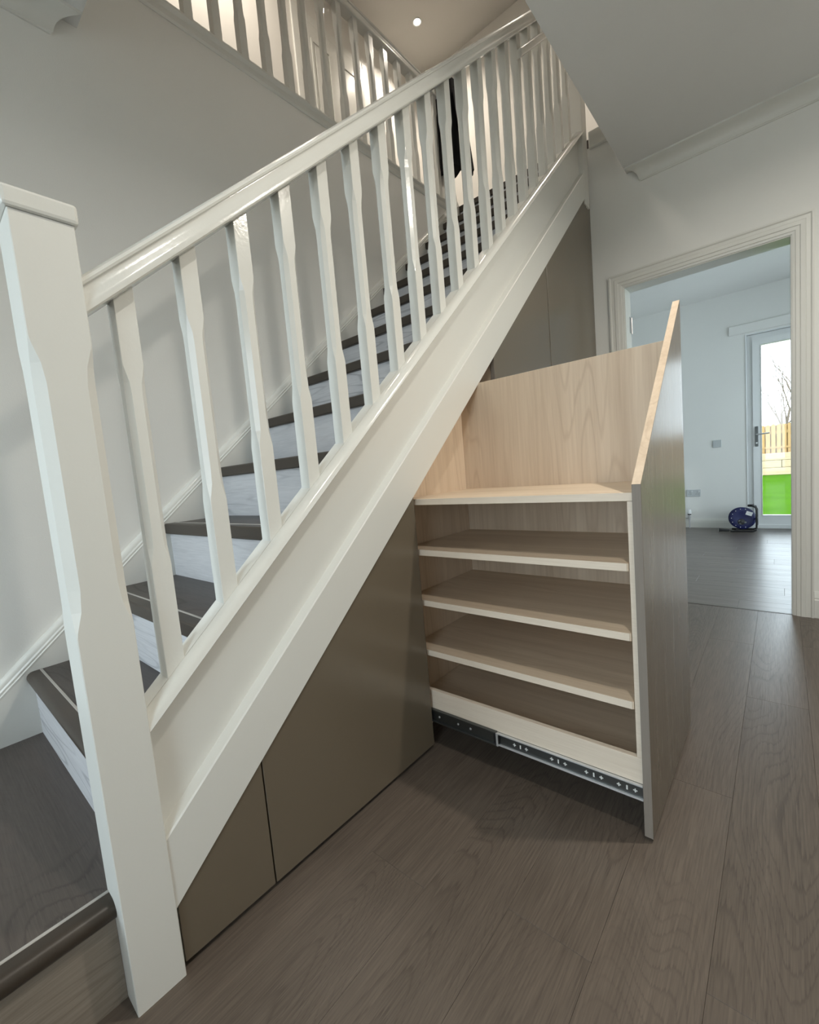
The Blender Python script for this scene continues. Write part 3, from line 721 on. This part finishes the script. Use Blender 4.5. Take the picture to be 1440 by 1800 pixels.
branches('bare_tree', (-.05, fy+3.0, zb-.05), 5, 4.6, 3, 'bare leafless tree rising behind the picket fence', 'tree', .42, .06)
branches('bare_tree', (-2.6, fy+9.0, zb-.05), 11, 5.5, 2, 'smaller bare tree standing further behind the picket fence', 'tree', .45, .06)
def hedge():
    t = thing('bare_hedge', (0, fy+.9, zb-.05), 'leafless twiggy hedge along the back of the picket fence', 'hedge')
    rnd = random.Random(3); V, F = [], []
    for k in range(900):
        p = Vector((rnd.uniform(-3.5, 2.5), fy+.9+rnd.uniform(-.35, .35), zb+rnd.uniform(-.05, .6)))
        d = Vector((rnd.uniform(-.8, .8), rnd.uniform(-.4, .4), 1)).normalized(); r = rnd.uniform(.004, .008)
        for q in range(4):
            d = (d+Vector((rnd.uniform(-.5, .5), rnd.uniform(-.3, .3), rnd.uniform(-.25, .3)))).normalized()
            e = p+d*rnd.uniform(.1, .22); u_ = d.cross(Vector((0, 1, .1))).normalized()*r; w_ = d.cross(u_).normalized()*r; b0 = len(V)
            V.extend([p+u_, p-u_*.5+w_*.87, p-u_*.5-w_*.87, e+u_*.8, e-u_*.4+w_*.7, e-u_*.4-w_*.7])
            F.extend([(b0, b0+1, b0+4, b0+3), (b0+1, b0+2, b0+5, b0+4), (b0+2, b0, b0+3, b0+5)]); p = e; r *= .85
    mesh('twigs', V, F, 'bark', t)['kind'] = 'stuff'
hedge()

# ------------------------------------------------------------------ recessed lamps
def downlight(loc, label, power, col, lens, group, spread=150, size=.07):
    t = thing('ceiling_downlight', loc, label, 'ceiling light', group)
    lathe('bezel', [(.030, 0), (.043, 0), (.045, -.003), (.043, -.006), (.034, -.004), (.030, -.001)], loc, (0, 0, 1), 'upvc', t, 24)
    lathe('lens', [(.0001, -.0005), (.031, -.0005), (.031, -.003), (.0001, -.003)], loc, (0, 0, 1), lens, t, 20)
    L = bpy.data.lights.new('downlight', 'AREA'); L.shape = 'DISK'; L.size = size; L.energy = power; L.color = col; L.spread = math.radians(spread)
    o = bpy.data.objects.new('downlight_light', L); COL.objects.link(o); o.parent = t
    o.matrix_parent_inverse = Matrix.Translation(t.location).inverted(); o.location = (loc[0], loc[1], loc[2]-.012)
    return t
WARM, NEU = (1, .90, .77), (1, .94, .84)
downlight((-2.75, 3.95, UZ), 'lit recessed downlight in the ceiling over the landing corner', 16, WARM, 'lamp', 'landing downlights', 130)
def added_drum_lamp(loc, r, power, label):
    t = thing('added_drum_lamp', loc, label, 'ceiling lamp')
    lathe('rim', [(r-.01, 0), (r, 0), (r, -.07), (r-.01, -.07)], loc, (0, 0, 1), 'upvc', t, 32)
    lathe('diffuser', [(.0001, -.060), (r-.010, -.060), (r-.010, -.064), (.0001, -.066)], loc, (0, 0, 1), 'drum', t, 32)
    L = bpy.data.lights.new('added_drum_lamp', 'AREA'); L.shape = 'DISK'; L.size = 2*r-.03; L.energy = power; L.color = WARM
    o = bpy.data.objects.new('added_drum_lamp_light', L); COL.objects.link(o); o.parent = t
    o.matrix_parent_inverse = Matrix.Translation(t.location).inverted(); o.location = (loc[0], loc[1], loc[2]-.072)
added_drum_lamp((-2.75, 1.75, UZ), .20, 32, 'unseen round white lamp added above the gallery to brighten its walls')  # out-of-frame soft lamp added to lift the gallery walls
downlight((-.9, 3.9, UZ), 'unseen recessed downlight added at the head of the stair to light the landing', 16, WARM, 'lamp', 'landing downlights', 130)  # extra lamp out of frame, added to brighten the landing
downlight((.12, .45, ZC), 'lit recessed downlight in the hall ceiling near the newel post', 10, NEU, 'lamp_h', 'hall downlights', 165)
downlight((.45, 1.58, ZC), 'unseen recessed downlight added beside the pull-out unit front to light the far hall', 24, NEU, 'lamp_h', 'hall downlights', 165)  # extra lamp added for the doorway wall, tall cupboards and ceiling
# daylight portals in the glazed openings (sampling aid only)
def portal(c, sx, sy, rot):
    L = bpy.data.lights.new('portal', 'AREA'); L.shape = 'RECTANGLE'; L.size = sx; L.size_y = sy; L.cycles.is_portal = True
    o = bpy.data.objects.new('daylight_portal', L); COL.objects.link(o); o.location = c; o.rotation_euler = rot
portal(((WX0+WX1)/2, YF-.16, (WZ0+WZ1)/2), WX1-WX0, WZ1-WZ0, (math.pi/2, 0, 0))
portal(((FDX0+FDX1)/2, YF-.16, FDZ/2), FDX1-FDX0, FDZ, (math.pi/2, 0, 0))
portal(((GX0+GX1)/2, YFAR+.31, GZ/2), GX1-GX0, GZ, (-math.pi/2, 0, 0))
portal((FX1+.26, (YD+.5+YFAR-.35)/2, 1.13), YFAR-.35-YD-.5, 2.03, (math.pi/2, 0, math.pi/2))
